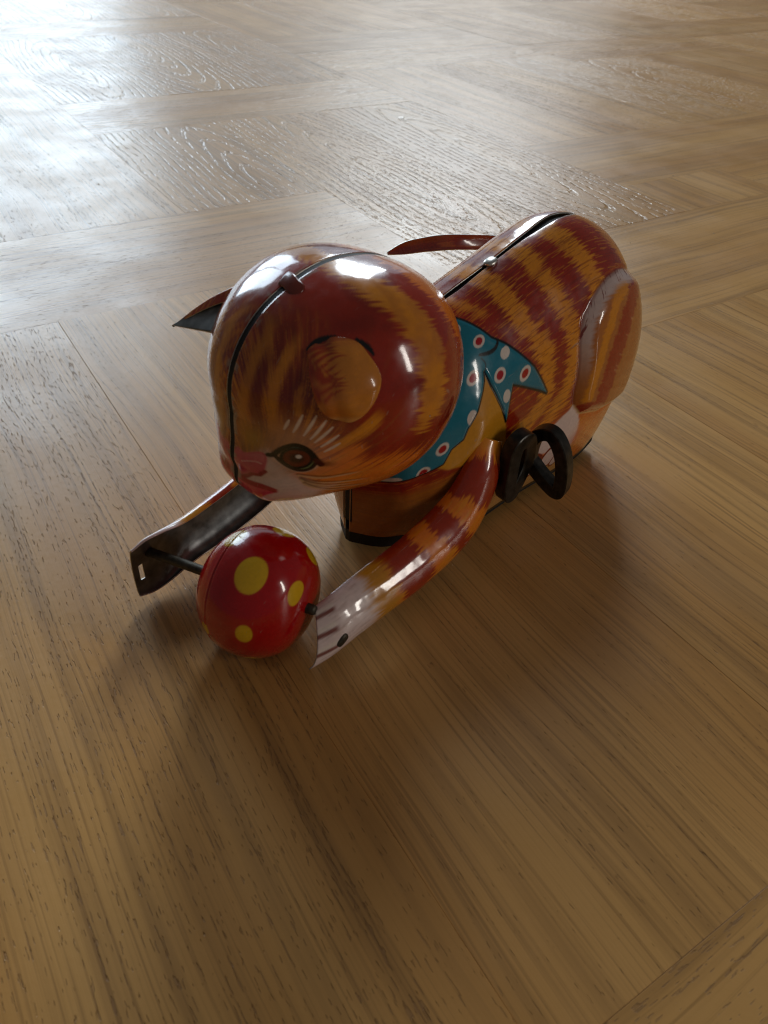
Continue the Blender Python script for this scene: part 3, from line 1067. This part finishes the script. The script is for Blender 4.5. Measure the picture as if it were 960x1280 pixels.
def arm_paint(t, s, k):
    C = np.zeros(t.shape + (3,))
    x, y = t * 88, s * 9
    hair = fur(x - .5 * y, y, .12, 1.5, 61 + k)
    fine = fur(x - .5 * y, y, .2, 2.6, 67 + k)
    C[...] = ORANGE
    lay(C, OCHRE, sstep(.45, .65, hair) * .7)
    for c, w in [(13, 7.5), (33, 4.0), (52, 6.5)]:
        u = x - c - 1.5 * s
        lay(C, MAROON, sstep(.9, -.9, np.abs(u) - w + 8.5 * (hair - .5) + 2 * (fine - .5)) * .95)
    lay(C, OCHRE, sstep(5, 2, x) * .8)
    lay(C, srgb(200, 140, 40), sstep(56, 62, x + 5 * (hair - .5)) * .85)
    lay(C, PALE, sstep(66, 71, x + 6 * (hair - .5)))
    lay(C, srgb(190, 160, 150), sstep(66, 71, x) * sstep(.55, .75, fine) * .5)
    for sy, l0 in [(-.50, 81.5), (-.02, 82), (.46, 82)]:
        d = np.abs(y - sy * 9 - .08 * (x - 80))
        lay(C, srgb(120, 44, 26), sstep(.75, .3, d) * sstep(l0 - 1.5, l0 + .5, x) * .9)
        d2 = np.abs(y - sy * 9 - 1.2 - .08 * (x - 80))
        lay(C, srgb(236, 222, 206), sstep(.8, .2, d2) * sstep(l0 - 1, l0 + 1, x) * .6)
    return np.clip(C, 0, 1)


def tail_paint(t, s):
    C = np.zeros(t.shape + (3,))
    hair = fur(t * 100, s * 3, .12, 1.5, 71)
    C[...] = srgb(128, 48, 34)
    lay(C, BROWN, sstep(.55, .7, hair) * .6)
    lay(C, MAROON2, sstep(.05, -.05, np.abs(((t * 6) % 1) - .5) - .22 + .2 * (hair - .5)) * .6)
    return np.clip(C, 0, 1)


def ear_paint(u, v):
    C = np.zeros(u.shape + (3,))
    hair = fur(u * 7 + v * 2, v * 18 - u * 3, .13, .9, 81)
    fine = fur(u * 7, v * 14, .3, 2.6, 83)
    C[...] = srgb(204, 126, 44)
    lay(C, srgb(186, 96, 40), sstep(.0, .7, u) * .6)
    for k in range(11):
        v0 = .08 + .058 * k
        u1 = -.35 + .5 * vnoise(np.array(k * 3.7), np.array(1.5), 19)
        d = np.abs(v - v0 - .10 * (u - .5) - .03 * np.sin(u * 5 + k)) * 18
        lay(C, MAROON, sstep(.55, .2, d / (.35 + .9 * sstep(u1, 1.0, u))) * sstep(u1, u1 + .35, u) * .85)
    lay(C, MAROON, sstep(.18, .0, v) * .7)
    lay(C, OCHRE, sstep(.6, .75, fine) * .35)
    lay(C, srgb(222, 166, 96), sstep(.90, .97, v) * .8)
    return np.clip(C, 0, 1)


def ball_paint(D):
    """D: unit direction on the ball: [0] forward, [1] along the axle (towards the right-hand paw), [2] up"""
    C = np.zeros(D.shape)
    C[...] = srgb(178, 6, 12)
    for d, r in BALL_SPOTS:
        d = np.array(d, float)
        d /= np.linalg.norm(d)
        a = np.arccos(np.clip(D @ d, -1, 1))
        lay(C, YELLOW, sstep(r + .012, r - .012, a))
    return np.clip(C, 0, 1)


BALL_SPOTS = [((.456, .309, .834), .275), ((-.025, -.388, .922), .20), ((-.562, .202, .802), .20), ((.902, .412, .131), .15), ((.132, .93, .344), .15), ((-.55, .72, .40), .18),
              ((.92, -.42, -.05), .11), ((.70, .30, -.62), .17), ((-.8, -.3, .5), .2), ((-.9, .1, -.3), .2), ((.1, -.6, -.8), .2), ((-.4, .6, -.7), .2), ((.5, -.85, .1), .16), ((-.4, -.85, -.2), .18)]


ARM_L = [(14, 24.0, 38, 4.5, 2), (19, 25.5, 29.5, 7.0, 4), (27, 26.5, 20.5, 8.0, 5), (45, 27, 14.2, 8.0, 5), (61, 27, 12.6, 7.6, 4.6),
         (70, 27.3, 12.4, 7.4, 3.8), (78.5, 27.6, 12.0, 7.3, 3.4), (83.5, 27.1, 11.4, 6.9, 2.8)]
V_, t_, s_p = channel(ARM_L, (0, .86, .5))
V_[..., 0] -= 4.5 * s_p * sstep(.72, 1.0, t_)          # slanted paw end
arm = link("arm", grid_mesh("arm", V_, arm_paint(t_, s_p, 0), flip=True), cat, [M_LITHO, M_INNER, M_EDGE])
solidify(arm, 0.35, -1, 1, 2)
ARM_R = [(36, -22, 36, 5, 2), (45, -21.5, 27, 7, 4), (58, -21.5, 19.5, 8.2, 6), (76, -21.3, 14.5, 8.2, 6), (88, -21.2, 12.8, 8.2, 5.2),
         (94, -21, 12.4, 9.4, 3.6), (100, -21, 12.0, 9.8, 2.6), (104, -21, 12.0, 8.6, 2.0)]
V_, t_, s_p = channel(ARM_R, (0, -.99, .05), 105, 320, 90)
arm = link("arm", grid_mesh("arm", V_, arm_paint(t_, s_p, 1), flip=True, hole=(np.abs(t_ - .965) < .011) & (np.abs(s_p - .12) < .17)), cat, [M_LITHO, M_INNER, M_EDGE])
solidify(arm, 0.35, -1, 1, 2)

# ------------------------------------------------------------------ tail


TAIL = [(-70, -6, 50, 2.6, .6), (-76, -20, 52, 2.6, .6), (-70, -38, 54, 2.6, .5), (-55, -46, 56.2, 2.6, .5), (-34, -47, 60.2, 2.4, .5), (-20, -46.5, 62.0, 1.6, .3), (-14, -46, 62.4, .5, .1)]
V_, t_, s_p = channel(TAIL, (0, -1, -0.35), 60, 160, 24)
tail = link("tail", grid_mesh("tail", V_, tail_paint(t_, s_p), flip=False), cat, [M_LITHO, M_INNER, M_EDGE])
solidify(tail, 0.4, 0, 0, 2)

# ------------------------------------------------------------------ ball on its axle
BALL_C = np.array([86.2, 10.0, 16.95])
AX0, AX1 = np.array([98.5, -24.5, 15.2]), BALL_C
_ad = (AX1 - AX0) / np.linalg.norm(AX1 - AX0)
A0, A1 = BALL_C - _ad * 38, BALL_C + _ad * 16.2
BALL_R, BALL_A = 17.0, 13.9




def build_ball():
    d = Vector(_ad)
    w = d.cross(Vector((0, 0, 1))).normalized()      # forward-ish
    u = w.cross(d)                                     # up-ish
    nu, nv = 220, 300
    la = np.linspace(-math.pi / 2 + .01, math.pi / 2 - .01, nu)
    lo = np.linspace(0, 2 * math.pi, nv, endpoint=False)
    LA, LO = np.meshgrid(la, lo, indexing='ij')
    cl = np.abs(np.cos(LA))**0.74
    sl = np.sign(np.sin(LA)) * np.abs(np.sin(LA))**1.0
    rr = BALL_R * cl
    # rolled seam round the equator
    rr = rr - 0.22 * np.exp(-((LA + .37) / 0.012)**2) + 0.10 * np.exp(-((LA + 0.40) / 0.03)**2)
    V = (BALL_C + np.outer((BALL_A * sl).ravel(), np.array(d)) + np.outer((rr * np.cos(LO)).ravel(), np.array(w))
         + np.outer((rr * np.sin(LO)).ravel(), np.array(u))).reshape(nu, nv, 3)
    Dn = np.stack([np.cos(LA) * np.cos(LO), np.sin(LA), np.cos(LA) * np.sin(LO)], -1)
    me = grid_mesh("ball", V, ball_paint(Dn), closed_v=True, flip=False)
    return link("ball", me, cat, [M_LITHO])


ball = build_ball()
ball["label"] = "glossy red tin ball with yellow spots"
lathe("axle", [(0, .1), (0, 1.2), (0.3, 1.35), (53.7, 1.35), (54.2, 1.1), (54.2, .1)], A0, A1, M_AXLE, cat, 24)


def pebble(name, c, r, mat, parent, rot=0.0, power=.7):
    la = np.linspace(-math.pi / 2 + .02, math.pi / 2 - .02, 16)
    lo = np.linspace(0, 2 * math.pi, 28, endpoint=False)
    LA, LO = np.meshgrid(la, lo, indexing='ij')
    f = lambda v: np.sign(v) * np.abs(v)**power
    X, Y, Z = f(np.cos(LA)) * f(np.cos(LO)) * r[0], f(np.cos(LA)) * f(np.sin(LO)) * r[1], f(np.sin(LA)) * r[2]
    cr, sr = math.cos(rot), math.sin(rot)
    V = np.stack([c[0] + cr * X + sr * Z, c[1] + Y, c[2] - sr * X + cr * Z], -1)
    return link(name, grid_mesh(name, V, closed_v=True, flip=True), parent, [mat])


pebble("axle_head", (77.8, 31.4, 9.8), (2.2, 1.1, 1.5), M_AXLE, cat, .5)


# ------------------------------------------------------------------ key
def strip_loop(pts, width_dir, width, thick, n=90):
    """closed loop of flat bar: pts 3-D polygon (mm), bar width along width_dir"""
    pts = np.asarray(pts, float)
    m_ = len(pts)
    # closed Catmull-Rom
    P = []
    for i in range(m_):
        p0, p1, p2, p3 = pts[i - 1], pts[i], pts[(i + 1) % m_], pts[(i + 2) % m_]
        for t in np.linspace(0, 1, max(2, 3 * n // m_), endpoint=False):
            P.append(0.5 * ((2 * p1) + (-p0 + p2) * t + (2 * p0 - 5 * p1 + 4 * p2 - p3) * t * t + (-p0 + 3 * p1 - 3 * p2 + p3) * t**3))
    P = np.array(P)
    T = np.roll(P, -1, 0) - np.roll(P, 1, 0)
    T /= np.linalg.norm(T, axis=1, keepdims=True)
    wd = np.asarray(width_dir, float)
    wd /= np.linalg.norm(wd)
    Nn = np.cross(T, wd)
    Nn /= np.linalg.norm(Nn, axis=1, keepdims=True)
    prof = [(-.5, -.42), (-.45, -.5), (.45, -.5), (.5, -.42), (.5, .42), (.45, .5), (-.45, .5), (-.5, .42)]
    V = np.stack([P + wd * width * a + Nn * thick * b for a, b in prof], 1)
    return V


key_m = bpy.data.objects.new("winding_key", None)
col.objects.link(key_m)
key_m.parent = cat
RING_R = [(-1, 28.4, 27.0), (-1.6, 28.8, 33.6), (-2, 31.6, 36.8), (-2, 35.0, 36.8), (-2, 38.4, 32.8), (-2, 40.2, 27.0), (-2, 40.4, 21.2), (-2, 38.8, 19.8), (-2, 34.6, 21.4), (-1.5, 30.4, 24.4)]
RING_L = [(2.6, 29, 28), (3.8, 29.5, 34.6), (6.0, 30, 37.6), (9.0, 30, 38.0), (11.4, 30, 35.8), (11.8, 30, 29), (11.4, 30, 22.0), (9.6, 30, 20.0), (5.6, 29.5, 23.5)]
link("key_ring", grid_mesh("key_ring", strip_loop(RING_R, (1, 0.15, 0), 4.2, 3.9), closed_u=True, closed_v=True), key_m, [M_KEY])
link("key_ring", grid_mesh("key_ring", strip_loop(RING_L, (0.1, 1, 0), 4.2, 4.8), closed_u=True, closed_v=True), key_m, [M_KEY])
for o_ in key_m.children:
    o_.data.polygons.foreach_set("use_smooth", [False] * len(o_.data.polygons))
lathe("key_shaft", [(0, .1), (0, 2.2), (14, 2.2), (14.5, 1.8), (14.5, .1)], (2, 16, 28), (1, 31, 28), M_KEY, key_m, 24)

# ------------------------------------------------------------------ ears


def ear_near():
    """shell of tin hung in a slot at its upper edge and cupped against the head"""
    out = smooth_poly([(.556, .40), (.540, .452), (.47, .490), (.39, .493), (.315, .452), (.285, .385), (.258, .285), (.30, .19), (.365, .125), (.43, .095), (.50, .115), (.545, .175), (.562, .28)], 4)
    c = np.array([.42, .30])
    r = np.linspace(0.01, 1, 60)
    R, K = np.meshgrid(r, np.arange(len(out)), indexing='ij')
    d = out[K] - c
    p, q = c[0] + d[..., 0] * R, c[1] + d[..., 1] * R
    low = sstep(.50, .06, q)                        # 0 at the slot, 1 at the free lower edge
    off = .3 + 2.2 * low + (1.5 + .9 * low) * (1 - R**2)**.75 + .6 * vnoise(p * 16, q * 16, 5) - .9 * np.exp(-((p - .47) / .03)**2) * R
    V = head_pt(p, q, off)
    u = (p - .41) / .15
    v = (.495 - q) / .40
    me = grid_mesh("ear", V, ear_paint(u, v), closed_v=True, flip=True)
    o = link("ear", me, cat, [M_LITHO, M_INNER, M_EDGE])
    solidify(o, 0.4, -1, 1, 2)


def ear_far():
    """the other ear is bent straight out: leaf with a rolled upper edge, hollow side towards the muzzle"""
    nv, ns = 60, 40
    BT, BB, TIP = np.array([63.5, -13.0, 85.0]), np.array([74.5, -17.5, 74.5]), np.array([75.2, -33.0, 70.6])
    V = np.zeros((nv, ns, 3))
    S2 = np.linspace(0, 1, ns)
    for i, v in enumerate(np.linspace(0, 1, nv)):
        k = (1 - v)**.8
        top = BT + (TIP - BT) * v + np.array([0, -.4, 1.2]) * math.sin(v * math.pi)
        bot = BB + (TIP - BB) * v
        mid = (top + bot) / 2 + np.array([-.55, -.75, .15]) * 3.6 * k
        ridge = top + np.array([-.1, -.2, .9]) * 1.0 * k
        lip = top + (np.array([1.5, 1.6, -.9]) * 1.3) * k
        sp, _ = spline([bot, mid, ridge, lip] if k > .02 else [bot, bot + 1e-3, bot + 2e-3, bot + 3e-3], ns)
        V[i] = sp
    Vv, Ss = np.meshgrid(np.linspace(0, 1, nv), S2, indexing='ij')
    me = grid_mesh("ear", V, ear_paint(Ss * 2 - 1, Vv), flip=False)
    o = link("ear", me, cat, [M_LITHO, M_INNER, M_EDGE])
    solidify(o, 0.4, -1, 1, 2)


ear_near()
ear_far()


# ------------------------------------------------------------------ bent tabs that hold the halves together
def tab(pts, w_dir, hw, mat, name="seam_tab"):
    """short strip of tin folded across the seam"""
    P = smooth_poly(pts, 6, False)
    n = len(P)
    s2 = np.linspace(-1, 1, 9)
    V = np.zeros((n, 9, 3))
    wd = np.array(w_dir, float)
    wd /= np.linalg.norm(wd)
    for i in range(n):
        f = 1.0 if i < n * .7 else math.sqrt(max(.05, 1 - ((i - n * .7) / (n * .3))**2))
        V[i] = P[i] + np.outer(s2 * hw * f, wd)
    up = np.array([0, 0, 1.0])
    V = V + up * (0.25 * (1 - s2**2))[None, :, None]
    C = np.zeros(V.shape)
    C[...] = srgb(120, 44, 30)
    o = link(name, grid_mesh(name, V, C), cat, [mat])
    solidify(o, .5, 1)
    return o


_a = math.radians(54)
_T = np.array([math.cos(_a), 0, math.sin(_a)])
_hs = lambda deg, y, off: (HC[0] + (head_R(np.array([math.radians(deg)]))[0] + off) * math.cos(math.radians(deg)), y, HC[2] + (head_R(np.array([math.radians(deg)]))[0] + off) * math.sin(math.radians(deg)))
tab([_hs(61, -2.2, .5), _hs(60.5, 0, .75), _hs(59.5, 1.8, .55), _hs(59, 3.6, .1), _hs(58.5, 4.6, -.35)], (math.cos(math.radians(-31)), 0, math.sin(math.radians(-31))), 1.9, M_LITHO)
pebble("seam_tab", (-7.5, .2, 75.9), (2.2, 1.7, .9), M_EDGE, cat, .2, .85)


# ------------------------------------------------------------------ stray dust on the floor
def build_dust():
    rs = np.random.RandomState(12)
    V, F = [], []
    for k in range(70):
        x, y = rs.uniform(-.35, .45), rs.uniform(.07, .9)
        r = rs.uniform(.00008, .00022) * (1 + y)
        b0 = len(V)
        a0 = rs.uniform(0, 6.28)
        el = rs.uniform(1, 3.2)
        for j in range(5):
            t = a0 + j * 1.2566
            dx, dy = math.cos(t) * r * el, math.sin(t) * r
            c_, s2 = math.cos(a0), math.sin(a0)
            V.append((x + c_ * dx - s2 * dy, y + s2 * dx + c_ * dy, .00002))
        V.append((x, y, .00002 + r * 1.1))
        for j in range(5):
            F.append((b0 + j, b0 + (j + 1) % 5, b0 + 5))
    o = link("dust", mesh_raw("dust", V, F), None, [mat_plain("dust_lint", (.30, .25, .19), .9, 0, 900, .5)])
    o["kind"] = "stuff"
    o["label"] = "tiny dust specks scattered over the wooden floor"
    o["category"] = "dust"


build_dust()
